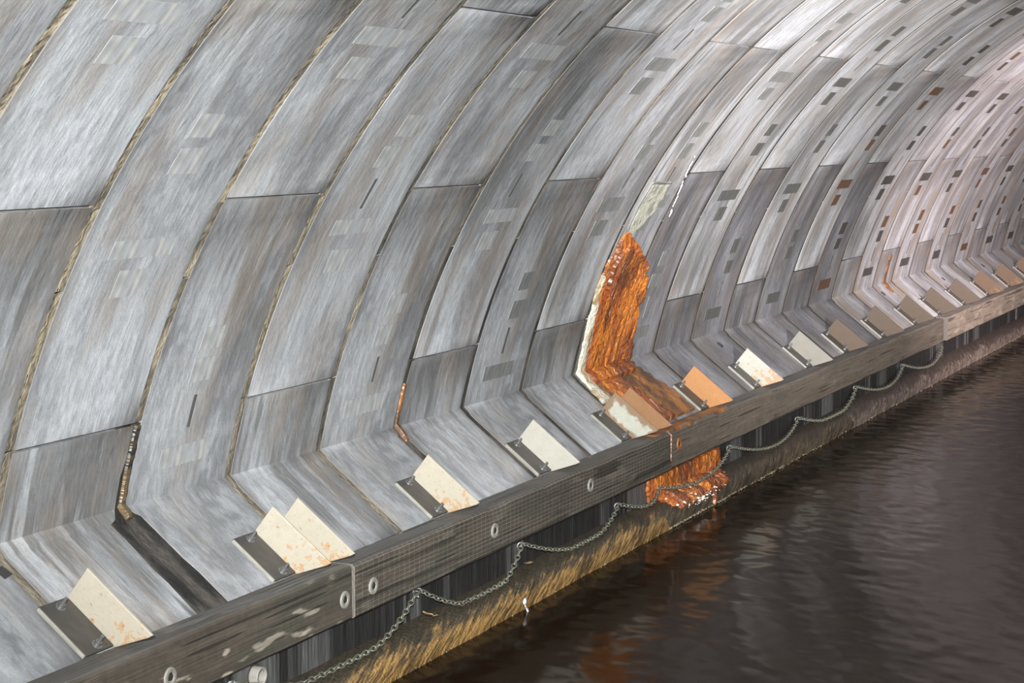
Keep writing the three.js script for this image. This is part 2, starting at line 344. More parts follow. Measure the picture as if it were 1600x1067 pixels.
RINGS.forEach((ring, i) => {
  const { a, b, t, hole } = ring, s = (a + b) / 2, rows = ROWS[t];
  const far = s > 8.2 && s < 14 ? 'damp' : s >= 14 ? 'brown' : null;
  // foot: from the lowest joint round the crease and down the kerb
  const fp = footPoints(rows[0] - .12);
  const nK = 7, wide = (idx, low) => idx >= fp.length - nK - 1 ? low * smooth(0, 2, idx - (fp.length - nK - 2)) : 0;
  let insetHigh = null, insetLow = null;
  if (Math.abs(b - 4.335) < .01) insetHigh = (q, p) => wide(q, .054 + .010 * vnoise(p.x * 16, 3, 5)) + (q > 2 ? .012 : 0);
  if (Math.abs(a - 4.335) < .01) insetLow = (q, p) => wide(q, .040 + .012 * vnoise(p.x * 16, 7, 5));
  if (Math.abs(b - 5.963) < .01) insetHigh = q => wide(q, .012);
  const fm = hole ? pick('damp') : s > 7.6 && s < 12 ? pick('damp') : s >= 12 ? pick(rnd() < .5 ? 'brown' : 'foot') : t === 'B' ? pick('stained') : pick('foot');
  const foot = part('lining_segment', shell(fp, a, b, { insetHigh, insetLow, du: rnd() }), fm, wall);
  if (t === 'A') pads(foot, 17.4, s, TH_CREASE + .5, rows[0], 0, 20);
  for (const [k, so] of [[.032, 5.4425], [.055, 3.7565], [.034, 11.878], [.088, 14.83], [.083, 16.45], [.04, 7.85], [.05, 9.45], [.05, 13.0]]) if (so > a + .03 && so < b - .03) part('socket_shade', socketGeo(k, so), socketShadeMat, foot);
  for (let k = 0; k < 2; k++) {
    const lo = rows[k], hi = rows[k + 1], proud = .002;
    const m = k === 0 && s > 9 && s < 13.5 && t === 'B' ? pick(rnd() < .5 ? 'damp' : 'stained') : far === 'brown' && rnd() < .5 ? pick('brown') : (t === 'A' && k === 0) || rnd() < .25 ? pick('clean') : pick('stained');
    const seg = part('lining_segment', shell(arcPoints(hi - .12, lo + .08, 24, proud), a, b, { du: rnd() }), t === 'B' && k === 0 ? pick(s > 6 ? 'stained' : 'clean') : m, wall);
    pads(seg, (lo + hi) / 2, s, lo, hi, proud, hi - lo);
    if (hole && k === 0) ring.seg = seg;
  }
});
const SEEPS = [];
// mortar strips in the ring joints, set back behind the segment faces
RINGS.forEach((ring, i) => {
  if (!i) return;
  const s = ring.a, w = .05;
  const strip = (pts, depth, mat, ww) => {
    const pos = [], uv = [], idx = []; let v = 0;
    pts.forEach((p, q) => {
      if (q) v += Math.hypot(p.x - pts[q - 1].x, p.y - pts[q - 1].y);
      const d0 = depth;
      [[-ww / 2, d0 + .05], [-ww / 2, d0], [ww / 2, d0], [ww / 2, d0 + .05]].forEach(([o, d]) => { pos.push(p.x - p.nx * d, p.y - p.ny * d, -(s + o)); uv.push((o + ww / 2) / .1 + s, v / 2.2); });
    });
    for (let q = 0; q < pts.length - 1; q++) for (let j = 0; j < 3; j++) { const a = q * 4 + j; idx.push(a, a + 4, a + 1, a + 1, a + 4, a + 5); }
    return part('joint_filler', finish(pos, uv, idx, .6), mat, wall);
  };
  strip(arcPoints(80, 27, 70, 0), .0012, s < 5 ? fillTan : s < 7.3 ? fillGrey : fillDark, w);
  const low = footPoints(26.9);
  const wet = Math.abs(s - 4.335) < .01;
  strip(arcPoints(26.9, 17.5, 14, 0), .0012, s > 5.9 ? fillDark : s < 5.6 ? fillTan : fillGrey, w);
  strip(footPoints(17.4), wet ? .0016 : .0014, wet ? fillWet : s > 5.8 ? fillDark : fillGrey, wet ? .20 : .055);
});
// rust seeping from three of the joints near the crease
SEEPS.push([5.963, 15.6, .045, .012], [13.24, 16.6, .07, .045], [4.335, 17.4, .015, .016]);
// base of the wall under the fender, one panel to each pair of rings
for (let s = 2.4, i = 0; s < 21; s += 1.085, i++) part('base_panel', box(BASE_X - .12, BASE_X + (i % 2) * .004, .015, CAM_Y - 1.449, -(s + 1.079), -s, .005, 1).translate(0, 0, 0), (() => wallBaseMats[i % 3])(), wall);
part('base_panel', box(BASE_X - .4, -2.862, -.3, CAM_Y - 1.31, -21.8, 5, .005), wallBaseMats[0], wall);
// plain shell of the same wall where no ring is in view
const shellMat = material(concreteSets.clean[1], { roughness: .8 });
{
  const back = shell([...arcPoints(80, TH_CREASE, 20, 0), ...footPoints(TH_CREASE + .8).slice(-6)], -5, 2.70, { thick: .2, su: 2, sv: 2 });
  part('lining_segment', back, shellMat, wall);
  const outer = arcPoints(84, -14, 30, 0).map(p => ({ x: p.x - p.nx * .061, y: p.y - p.ny * .061, nx: p.nx, ny: p.ny }));
  part('lining_backing', shell(outer, 2.0, 22.2, { thick: .2, su: 2, sv: 2 }), shellMat, wall).userData.label = 'rough concrete behind the ring joints';
}

// ------------------------------------------------------------------ repair patch, calcite and ochre deposit
// a lumpy sheet on the wall: f(u, v) -> profile point, tunnel distance and height; outline irregular by construction
function sheet(nu, nv, f, su, sv) {
  const pos = [], uv = [], idx = [];
  for (let j = 0; j <= nv; j++) for (let i = 0; i <= nu; i++) {
    const q = f(i / nu, j / nv);
    const edge = i === 0 || i === nu || j === 0 || j === nv ? -.012 : q.h;
    pos.push(q.x + q.nx * edge, q.y + q.ny * edge, -q.s); uv.push(q.s / su, q.v / sv);
  }
  for (let j = 0; j < nv; j++) for (let i = 0; i < nu; i++) { const a = j * (nu + 1) + i, b = a + 1, c = a + nu + 1, d = c + 1; idx.push(a, c, b, b, c, d); }
  return finish(pos, uv, idx, 0);
}
// position along "wall then kerb": th in degrees down to the crease, then metres down the kerb
const along = (m) => {                                           // m: metres below 32 degrees
  const arcLen = (32 - TH_CREASE) * DEG * R;
  if (m < arcLen - .03) return arc(32 - m / R / DEG);
  const k = m - arcLen;
  const p = { x: CREASE[0] + SD[0] * k, y: CREASE[1] + SD[1] * k, nx: SN[0], ny: SN[1] };
  if (k > .03) return p;
  const q = arc(TH_CREASE - (k) / R / DEG), t = clamp((k + .03) / .06), t0 = arc(32 - (arcLen - .03) / R / DEG), e = { x: CREASE[0] + SD[0] * .03, y: CREASE[1] + SD[1] * .03 };
  const c = { x: CREASE[0] + .012, y: CREASE[1] + .008 }, u = 1 - t;
  const nx = mix(t0.nx, SN[0], t), ny = mix(t0.ny, SN[1], t), L = Math.hypot(nx, ny);
  return { x: u * u * t0.x + 2 * u * t * c.x + t * t * e.x, y: u * u * t0.y + 2 * u * t * c.y + t * t * e.y, nx: nx / L, ny: ny / L };
};
const mOf = th => (32 - th) * DEG * R;
const lerpTable = (tab, x) => { if (x <= tab[0][0]) return tab[0][1]; for (let i = 1; i < tab.length; i++) if (x <= tab[i][0]) return mix(tab[i - 1][1], tab[i][1], (x - tab[i - 1][0]) / (tab[i][0] - tab[i - 1][0])); return tab[tab.length - 1][1]; };
const jag = (m, s, a) => a * (vnoise(m * 38, s, 77) + .5 * vnoise(m * 95, s, 79) - .75);
{
  // pale mortar patch filling the broken face of a segment, with a dark open crack along its top and near edge
  const L = [[mOf(31.3), 7.680], [mOf(29), 7.668], [mOf(27.4), 7.672], [mOf(25.6), 7.70]], Rr = [[mOf(31.3), 7.925], [mOf(29.5), 7.945], [mOf(28.3), 7.935], [mOf(27.2), 7.87], [mOf(26.2), 7.80], [mOf(25.6), 7.72]];
  const m0 = mOf(31.35), m1 = mOf(25.6);
  const fn = (pad, hh) => (u, v) => { const m = mix(m0 - pad, m1, v), p = along(m), a = lerpTable(L, m) - pad * 1.2 + jag(m, 3, .006), b = lerpTable(Rr, m) + jag(m, 5, .02) + pad * .2; const s = mix(a, b, u); return { ...p, s, v: m, h: hh + .004 * fbm(s * 30, m * 30, 83, 3) }; };
  const g = ring => ring.hole;
  const seg = RINGS.find(g).seg;
  // broken rim of the segment face standing proud along the top and near edge of the patch
  const lip = (u, v) => { const m = v < .3 ? m0 + .004 + .006 * (1 - v / .3) : mix(m0, mOf(26.2), (v - .3) / .7), top = v < .3; const p = along(top ? m0 - .012 + .016 * u + jag(v * .4, 7, .006) : m), s = top ? mix(7.93, 7.672, v / .3) : lerpTable(L, m) - .016 + .016 * u + jag(m, 3, .006); return { ...p, s, v: m, h: .003 + .006 * u }; };
  part('broken_rim', sheet(4, 60, lip, .6, 1.6), concreteMats.clean[1], seg).userData.label = 'broken rim of the segment face round the mortar patch';
  part('mortar_patch', sheet(18, 26, fn(0, .0015), .3, .5), repairMat, seg).userData.label = 'pale greenish mortar patch in the broken segment';
  // white wet drips to the right of the patch
  for (let i = 0; i < 15; i++) {
    const th = mix(34.2, 27.8, i / 14) + (rnd() - .5) * .3, s = 8.005 + (34 - th) * .019 + (rnd() - .5) * .015;
    const g2 = new THREE.SphereGeometry(1, 7, 5); g2.scale(.003, .006 + .016 * rnd() * rnd(), .002 + rnd() * .0025);
    const p = arc(th); g2.rotateZ(-th * DEG); g2.translate(p.x + p.nx * .008, p.y + p.ny * .008, -s);
    part('calcite_drip', g2, whiteWet, seg);
  }
}
for (const [s0, th, below, w] of SEEPS) {
  const f = (u, v) => { const m = mix(mOf(th), mOf(TH_CREASE) + below, v), p = along(m), s = s0 + (u - .5) * 2 * w + jag(m, s0, .006); return { ...p, s, v: m, h: .003 + .005 * fbm(s * 60, m * 40, 171, 3) }; };
  part('rust_seep', sheet(6, 34, f, .9, .6), s0 < 5 ? fillWetTan : ochreFilm, wall).userData.label = s0 < 5 ? 'wet brown seep in the joint' : 'rusty orange seep from the joint';
}
const deposit = group('ochre_deposit', [0, 0, 0]);
tag(deposit, 'bright orange ochre deposit running down the wall and over the kerb', 'mineral deposit');
const deposit2 = group('ochre_deposit', [0, 0, 0]);
tag(deposit2, 'wet orange crust under the timber fender, spilling across the ledge into the water', 'mineral deposit');
{
  const mEnd = mOf(TH_CREASE) + .06;
  const L = [[mOf(26.2), 7.672], [mOf(24.7), 7.628], [mOf(22), 7.60], [mOf(20), 7.62], [mOf(17), 7.64], [mOf(12), 7.66], [mEnd, 7.66]];
  const Rr = [[mOf(26.2), 7.70], [mOf(25.2), 7.80], [mOf(24.4), 7.90], [mOf(22.8), 8.06], [mOf(20.3), 8.135], [mOf(18), 8.17], [mOf(14), 8.22], [mOf(12), 8.215], [mEnd, 8.20]];
  const f = (u, v) => { const m = mix(mOf(26.3), mEnd, v), p = along(m), a = lerpTable(L, m) + jag(m, 11, .02), b = lerpTable(Rr, m) + jag(m, 13, .045), s = mix(a, b, u);
    const lump = fbm(s * 9, m * 4, 91, 3), rib = fbm(s * 36, m * 6, 93, 3), gr = fbm(s * 120, m * 90, 95, 2), rim = .012 * smooth(.72, .93, u);
    return { ...p, s, v: m, h: .006 + (.022 * lump + .012 * rib + .007 * gr + rim) * smooth(0, .12, v) * smooth(0, .1, u) * (.35 + .65 * smooth(0, .06, 1 - u)) }; };
  part('wall_crust', sheet(70, 130, f, .6, .9), ochreMat, deposit);
  // darker brown lobe near the top of the crust
  const lobe = (u, v) => { const m = mix(mOf(24.9), mOf(19.6), v), p = along(m), c = 7.735 - .02 * v, hw = .012 + .085 * Math.sin(Math.PI * Math.pow(v, .7)), s = c + (u - .5) * 2 * hw + jag(m, 17, .018); return { ...p, s, v: m, h: .028 + .014 * fbm(s * 30, m * 14, 99, 3) }; };
  part('brown_lobe', sheet(20, 30, lobe, .6, .9), ochreDark, deposit).userData.label = 'dark brown lobe';
  // white calcite rib down the near edge
  const rib = (u, v) => { const m = mix(mOf(22), mOf(TH_CREASE) + .16, v), p = along(m), a = 7.595 + .035 * smooth(.1, .5, v) - .03 * smooth(.75, 1, v) + jag(m, 19, .014), w = .035 + .055 * smooth(.0, .5, v) + .05 * smooth(.78, 1, v), s = a + u * w + jag(m, 23, .012) * u;
    return { ...p, s, v: m, h: .005 + .016 * Math.sin(Math.PI * u) * (.5 + .6 * fbm(s * 40, m * 16, 101, 3)) }; };
  part('calcite_rib', sheet(16, 70, rib, .12, .6), calcite, deposit).userData.label = 'white calcite rib';
  const m2 = mOf(TH_CREASE), kf = (s0, s1, h, sdd) => (u, v) => { const m = m2 + mix(.02, .355, v), p = along(m), s = mix(s0 + jag(m, sdd, .03) + .05 * v, s1 + jag(m, sdd + 3, .06) + .12 * v, u); return { ...p, s, v: m, h: .004 + h * fbm(s * 40, m * 40, 107, 3) * smooth(0, .1, u) * smooth(0, .15, 1 - u) }; };
  part('kerb_crust', sheet(60, 30, kf(7.66, 8.30, .012, 29), .9, .6), ochreFilm, deposit);
  part('kerb_crust', sheet(26, 26, kf(7.74, 8.0, .022, 37), .6, .9), ochreMat, deposit);
  // crust under the fender, on the base of the wall
  const base = (u, v) => { const y = mix(CAM_Y - 1.452, LEDGE_Y - .01, v), s = mix(7.555 + jag(y, 41, .03), 8.54 + jag(y, 43, .03), u), ed = smooth(0, .08, u) * smooth(0, .08, 1 - u); return { x: BASE_X + .004, y, nx: 1, ny: 0, s, v: y, h: .003 + ed * (.016 * fbm(s * 8, y * 5, 111, 3) + .016 * fbm(s * 45, y * 16, 113, 3)) }; };
  part('base_crust', sheet(110, 26, base, .6, .9), ochreMat, deposit2);
  // a thin lumpy skin over the bank and a narrow run into the water
  const md = (u, v) => { const s = mix(7.60 + .10 * v, 8.50 - .10 * v, u) + jag(v * .3, 53, .05), q = bankPoint(mix(.12, .72, v) + .12 * (fbm(s * 11, 2, 127, 3) - .5) * v), ed = smooth(0, .12, u) * smooth(0, .12, 1 - u) * smooth(0, .25, 1 - v); return { ...q, s, v: q.x * .4 + q.y, h: .004 + ed * (.012 * fbm(s * 9, v * 3, 117, 3) + .026 * fbm(s * 55, v * 9, 119, 2)) }; };
  part('bank_crust', sheet(130, 24, md, .6, .9), ochreDark, deposit2);
  const run = (u, v) => { const q = bankPoint(mix(.55, .99, v)), s = 8.155 - .05 * v + (u - .5) * .045 * (1 - .3 * v) + .01 * Math.sin(v * 6); return { ...q, s, v: q.y, h: .008 + .006 * Math.sin(Math.PI * u) }; };
  part('water_run', sheet(8, 18, run, .6, .9), ochreMat, deposit2);
  // pale grains, coloured white in place of glints on the wet crust
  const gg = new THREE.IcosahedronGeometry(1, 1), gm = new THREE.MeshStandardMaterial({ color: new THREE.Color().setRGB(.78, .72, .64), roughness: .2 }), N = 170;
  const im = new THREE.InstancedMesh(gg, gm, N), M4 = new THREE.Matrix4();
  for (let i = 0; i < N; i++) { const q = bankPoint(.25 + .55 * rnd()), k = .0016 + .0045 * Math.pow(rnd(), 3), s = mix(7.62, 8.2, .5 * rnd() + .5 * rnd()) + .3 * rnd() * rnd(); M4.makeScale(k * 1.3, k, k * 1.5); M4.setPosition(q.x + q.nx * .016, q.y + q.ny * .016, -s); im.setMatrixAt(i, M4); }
  im.name = 'glint_grains'; im.userData.kind = 'stuff'; shadow(im); deposit2.add(im);
}

// ------------------------------------------------------------------ ledge, water, the rest of the tunnel
const ledge = group('trim_1');
struct(ledge, 'low submerged ledge at the foot of the wall, its lip at the waterline');
{
  const lengths = [[-5, 7.5, lipGold, 'bank with golden fibrous silt at the waterline'], [7.5, 10.6, lipOlive, 'olive grey bank'], [10.6, 22, lipPale, 'paler bank']];
  for (const [a, b, mt, lb] of lengths) {
    const nS = Math.round((b - a) / .04), pos = [], uv = [], idx = [], nP = 14, x0 = BASE_X - .05;
    for (let i = 0; i <= nS; i++) {
      const s = mix(a, b, i / nS);
      for (let j = 0; j <= nP; j++) {
        const t = j / nP, q = Math.min(1, t * 1.35);
        const ang = q * Math.PI / 2, x = mix(x0, LIP_X, Math.pow(Math.sin(ang), .9)), y = t * 1.35 > 1 ? -.7 * (t - 1 / 1.35) : LEDGE_Y * Math.pow(Math.cos(ang), .8);
        const n = .012 * (fbm(s * 5, t * 4, 121, 3) - .5) + .006 * (fbm(s * 30, t * 20, 123, 2) - .5);
        pos.push(x + n, y + n * .6, -s); uv.push(s / 2, t * 1.35 * .155 / .27);
      }
    }
    for (let i = 0; i < nS; i++) for (let j = 0; j < nP; j++) { const p = i * (nP + 1) + j, q = p + nP + 1; idx.push(p, p + 1, q, p + 1, q + 1, q); }
    part('bank', finish(pos, uv, idx, 0), mt, ledge).userData.label = lb;
  }
  // glossy grit added along the lip to catch glints
  const gg = new THREE.IcosahedronGeometry(1, 0), gm = new THREE.MeshStandardMaterial({ color: new THREE.Color().setRGB(.22, .18, .12), roughness: .12 });
  const grit = new THREE.InstancedMesh(gg, gm, 500), M4 = new THREE.Matrix4(), Q = new THREE.Quaternion(), E3 = new THREE.Euler();
  for (let i = 0; i < 500; i++) {
    const s = 3 + 15 * Math.pow(rnd(), .8), top = rnd() < .3, z = .0016 + .0022 * rnd() * rnd();
    const nearOchre = i % 2 === 0, ss = nearOchre ? mix(7.5, 10.4, rnd() * rnd()) : s;
    E3.set(rnd() * 6, rnd() * 6, rnd() * 6); Q.setFromEuler(E3);
    M4.compose(new THREE.Vector3(LIP_X + .004, .002 + .008 * rnd(), -ss), Q, new THREE.Vector3(z * 1.3, z, z * 1.5));
    grit.setMatrixAt(i, M4);
  }
  grit.name = 'glint_grit'; grit.userData.kind = 'stuff'; shadow(grit); ledge.add(grit);
}
{
  // murky canal water with small wind-free ripples
  const nz = [], nx = [];
  for (let z = -5; z < 3.2; z += .25) nz.push(z); for (let z = 3.2; z < 21; z += .028) nz.push(z); nz.push(21.6);
  for (let x = LIP_X - .05; x < -.6; x += .03) nx.push(x); for (let x = -.6; x <= 1.62; x += .2) nx.push(x);
  const P = new ImprovedNoise(), pos = [], uv = [], idx = [];
  for (const z of nz) for (const x of nx) {
    const far = smooth(5, 12, z), amp = 1.0 + .6 * far + .3 * smooth(.45, .65, fbm(x * .9, z * .5, 191, 2));
    const h = amp * (.0011 * P.noise(x * 5 + z * .8, z * 4 - x, 1.5) + .0019 * P.noise(x * 12 + 3 * z, z * 10 - 3 * x, 7.3) + .0016 * P.noise(x * 27, z * 24, 4.1));
    pos.push(x, h, -z); uv.push(x / 1.5, z / 1.5);
  }
  const w = nx.length;
  for (let j = 0; j < nz.length - 1; j++) for (let i = 0; i < w - 1; i++) { const a = j * w + i; idx.push(a, a + 1, a + w, a + 1, a + w + 1, a + w); }
  const mt = new THREE.MeshPhysicalMaterial({ color: new THREE.Color().setRGB(.014, .0078, .0038), roughness: .12, ior: 1.333, specularIntensity: .22 });
  const wt = part('canal_water', finish(pos, uv, idx, 0), mt, scene);
  struct(wt, 'dark brown rippled canal water beside the ledge');
}
{
  // right-hand wall and crown: one plain lining, out of the picture but closing the room
  const pts = [];
  for (let th = 80; th <= 196; th += 3) { const p = arc(th); pts.push({ x: p.x, y: p.y, nx: p.nx, ny: p.ny }); }
  const crown = pts.filter(p => p.y > 2.0), right = pts.filter(p => p.y <= 2.2);
  const c = part('ceiling', shell(crown, -5, 22, { thick: .2, su: 2, sv: 2, gap: 0 }), shellMat, scene); struct(c, 'crown of the tunnel lining');
  const r = part('wall_right', shell(right, -5, 22, { thick: .2, su: 2, sv: 2, gap: 0 }), shellMat, scene); struct(r, 'far side of the tunnel lining');
  const f = part('floor', box(-3.4, 2.3, -1.3, -1.1, -22, 5, .01, .4), ledgeMat, scene); struct(f, 'silted canal bed');
  for (const [n, z0, z1] of [['wall_front', -22.3, -22], ['wall_back', 5, 5.3]]) struct(part(n, box(-3.6, 2.5, -1.3, 3.1, z0, z1, .01), shellMat, scene), 'end of the stretch of tunnel');
}

// ------------------------------------------------------------------ timber fender
const T_FRONT = -2.76, T_TOP = CAM_Y - 1.277, T_BOT = CAM_Y - 1.442;
function timber(s0, s1, mat, label, bolts, { dy = 0, dx = 0, end = true, tilt = 0 } = {}) {
  const g = group('timber_fender', [T_FRONT, T_BOT + dy, -s0]);
  tag(g, label, 'timber beam', 'timber fender beams along the kerb');
  // worn square section, edges nibbled along the length
  const L = s1 - s0, n = Math.round(L / .04), pos = [], uv = [], idx = [], h = T_TOP - T_BOT, w = .088;
  const sec = [[-w, 0], [-.007, 0], [0, .007], [0, h * .35], [0, h * .65], [0, h - .009], [-.010, h], [-w, h]], per = [-.09, -.002, .007, h * .35, h * .65, h - .009, h + .003, h + w];
  for (let i = 0; i <= n; i++) {
    const z = L * i / n;
    sec.forEach(([x, y], j) => {
      const e = (j === 2 || j === 5 || j === 6 || j === 1) ? 1 : .35, q = s0 + z;
      const k = .004 * (fbm(q * 9, j * .7, 141 + s0, 3) - .5) * e + (j === 5 || j === 6 ? -.007 * smooth(.62, .75, fbm(q * 5, 2, 151 + s0, 2)) : 0);
      pos.push(x + dx + (j === 0 || j === 7 ? 0 : k), y + (j === 5 || j === 6 ? k : 0), -z); uv.push(q / 2.81, per[j] / .255);
    });
  }
  const m = sec.length;
  for (let i = 0; i < n; i++) for (let j = 0; j < m - 1; j++) { const a = i * m + j; idx.push(a, a + 1, a + m, a + 1, a + m + 1, a + m); }
  part('beam', finish(pos, uv, idx, .5), mat, g);
  for (const [zz, f] of [[0, 0], [L, 1]]) { const cap = [], cuv = [], ci = []; const o = cap.length / 3; sec.forEach(([x, y]) => { cap.push(x + dx, y, -zz + (f ? -.0005 : .0005)); cuv.push(x / .2, y / .2); }); for (let j = 1; j < m - 1; j++) f ? ci.push(o, o + j, o + j + 1) : ci.push(o, o + j + 1, o + j);
  part('end_grain', finish(cap, cuv, ci, 0), endGrain, g); }
  for (const [bs, by, bm] of bolts) {
    const ring = new THREE.LatheGeometry([[.0125, -.004], [.0125, .002], [.015, .0045], [.024, .0045], [.0265, .002], [.0265, -.004]].map(p => new THREE.Vector2(...p)), 22);
    ring.rotateZ(-Math.PI / 2); ring.translate(dx + .001, by - T_BOT, -(bs - s0));
    const wsh = part('bolt_washer', ring, bm || washerMat, g);
    const hd = new THREE.CylinderGeometry(.0105, .012, .006, 6); hd.rotateZ(-Math.PI / 2); hd.translate(dx + .001, by - T_BOT + .001, -(bs - s0));
    part('bolt_head', hd, boltDark, wsh);
  }
  return g;
}
const by = CAM_Y;
timber(2.1, 4.928, timberMats[0], 'bruised brown timber beam at the near end with pale gouges', [[3.979, by - 1.372], [4.882, by - 1.373]]);
const beam2 = timber(4.938, 7.742, timberMats[1], 'dark timber beam scored with a grid of pale saw marks', [[5.048, by - 1.366], [5.926, by - 1.362], [6.808, by - 1.351]], { dx: .006 });
const orangeWasher = new THREE.MeshStandardMaterial({ color: new THREE.Color().setRGB(.30, .115, .035), roughness: .5 });
const beam3 = timber(7.754, 13.40, timberMats[2], 'long smooth brown timber beam with orange stained near end', [[7.863, by - 1.345, orangeWasher]], { dx: -.004 });
timber(13.47, 17.78, timberMats[3], 'pale split timber beam beyond the dark gap', [[14.6, by - 1.36, timberMats[3]], [16.3, by - 1.36, timberMats[3]]], { dx: .012, dy: .004 });
timber(17.80, 21.5, timberMats[3], 'farthest pale timber beam at the right edge', [], { dx: .006, dy: .004 });
// orange film that ran over the beams at the joint
for (const [beam, s0, s1] of [[beam2, 7.60, 7.741], [beam3, 7.755, 8.62]]) {
  const f = (u, v) => { const s = mix(s0 + (s0 < 7.7 ? jag(v, 47, .02) : 0), s1 + (s1 > 8 ? jag(v, 49, .05) : 0), u), x = mix(-.082, -.012, v); return { x, y: T_TOP - T_BOT, nx: 0, ny: 1, s: s - (beam === beam2 ? 4.938 : 7.754), v: x, h: .0015 + .004 * fbm(s * 30, x * 40, 161, 3) }; };
  part('ochre_film', sheet(beam === beam2 ? 14 : 50, 10, f, .9, .6), ochreFilm, beam);
}
{
  const drip = (u, v) => { const y = mix(T_TOP + .002, T_BOT + .03, v) - T_BOT, s = 2.795 + (u - .5) * .016 * (1 - .5 * v); return { x: .008, y, nx: 1, ny: 0, s, v: y, h: .003 }; };
  part('ochre_film', sheet(4, 12, drip, .9, .6), ochreFilm, beam2);
}

// ------------------------------------------------------------------ steel angle brackets that carry the fender
// local axes: a down the kerb, n out of it, z along the tunnel (near side +)
const K = (a, n, z) => new THREE.Vector3(CREASE[0] + SD[0] * a + SN[0] * n, CREASE[1] + SD[1] * a + SN[1] * n, z);
function slab(a0, a1, n0, n1, z0, z1, o, cut = 0) {               // bevelled plate in kerb axes
  const g = box(0, a1 - a0, 0, n1 - n0, Math.min(z0, z1), Math.max(z0, z1), .0018);
  const p = g.attributes.position, uv = g.attributes.uv;
  for (let i = 0; i < p.count; i++) {
    let a = p.getX(i), n = p.getY(i); const z = p.getZ(i);
    uv.setXY(i, Math.abs(z1 - z0) < .02 ? a / .25 : (z - z0) / .12, Math.abs(z1 - z0) < .02 ? n / .11 : a / .2);
    const v = K(a + a0, n + n0, z).sub(o); p.setXYZ(i, v.x, v.y, v.z);
  }
  g.computeVertexNormals(); return g;
}
function bracket(s, plateMat, label, { mirror = false, leg = steelDark, h = .108, a0 = .186, edge = true } = {}) {
  const o = K(.28, 0, -s), g = group('angle_bracket', o.toArray()), d = mirror ? -1 : 1, lo = o;
  tag(g, label, 'bracket', 'steel angle brackets on the kerb');
  part('base_plate', slab(a0, .364, .0005, .0085, -s + .001 * d, -s + .118 * d, lo), leg, g).userData.label = 'dark bolted base plate';
  {
    const c = .0016, out = [[a0, .001], [a0, h], [.432, h], [.432 - .004, h - .012], [.369, .004], [.362, .001]], inn = out.map(([x, y]) => [mix(x, .29, c * 9), mix(y, .055, c * 22)]);
    const zA = -s + .0005 * d, zB = -s - .008 * d, lay = [[inn, zA], [out, mix(zA, zB, .2)], [out, mix(zA, zB, .8)], [inn, zB]], pos = [], uv = [], idx = [], N = out.length;
    for (const [poly, z] of lay) for (const [a, n] of poly) { const v = K(a, n, z).sub(o); pos.push(v.x, v.y, v.z); uv.push((a - a0) / .25, n / .11); }
    for (let l = 0; l < 3; l++) for (let j = 0; j < N; j++) { const p = l * N + j, q = l * N + (j + 1) % N; idx.push(p, q, p + N, q, q + N, p + N); }
    for (let j = 1; j < N - 1; j++) { idx.push(0, j + 1, j); idx.push(3 * N, 3 * N + j, 3 * N + j + 1); }
    part('upright_plate', finish(pos, uv, idx, .4), plateMat, g);
  }
  if (edge) part('edge_strip', slab(a0 + .004, .364, .0005, .011, -s + .118 * d, -s + .126 * d, lo), steelEdge, g).userData.label = 'pale bare edge';
  for (const a of [a0 + .022, .345]) {
    const c = new THREE.CylinderGeometry(.0095, .0095, .012, 6); c.translate(0, .006, 0);
    const st = new THREE.CylinderGeometry(.005, .005, .026, 8); st.translate(0, .018, 0);
    const wsh = new THREE.CylinderGeometry(.014, .015, .003, 14);
    const m = mergeGeometries([c, st, wsh].map(x => x.toNonIndexed()));
    m.rotateZ(-Math.atan2(SN[0], SN[1])); const q = K(a, .0085, -s + .052 * d).sub(lo); m.translate(q.x, q.y, q.z);
    part('bolt', m, boltMat, g);
  }
  return g;
}
bracket(3.87, plateMats.cream, 'leftmost cream bracket with a rust patch at its lower corner');
bracket(4.755, plateMats.cream2, 'cream bracket in front of a second one, just left of the first beam joint');
bracket(4.905, plateMats.cream, 'cream bracket close behind another at the first beam joint', { mirror: true });
bracket(5.76, plateMats.speckled, 'cream bracket freckled all over with rust, alone on the kerb');
bracket(6.65, plateMats.clean, 'clean white bracket left of the ochre deposit');
bracket(7.51, plateMats.half, 'dirty white bracket with brown margins at the foot of the ochre deposit');
bracket(7.69, plateMats.ochre, 'brown orange bracket directly behind the dirty white one, coated with ochre', { mirror: true });
bracket(8.53, plateMats.orange, 'evenly orange bracket to the right of the ochre deposit');
bracket(9.36, plateMats.rusty, 'white bracket with one orange rust blotch, right of the orange bracket');
bracket(10.32, plateMats.grey, 'grey bracket with bright far edge, right of the white rusty one');
bracket(11.12, plateMats.grimy, 'plain brownish bracket, third from the end of the long beam');
bracket(12.05, plateMats.grimy, 'brownish bracket, second from the end of the long beam');
bracket(12.95, plateMats.grimy, 'grimy bracket just before the dark gap between beams');
bracket(13.72, plateMats.grimy, 'first bracket behind the pale split beam');
bracket(14.6, plateMats.grimy, 'second bracket behind the pale split beam, with a bright edge');
bracket(15.55, plateMats.brown, 'rust brown bracket, third behind the pale split beam');
bracket(16.5, plateMats.brown, 'rust brown bracket, fourth behind the pale split beam');
bracket(17.5, plateMats.brown, 'rust brown bracket at the right edge of the picture');

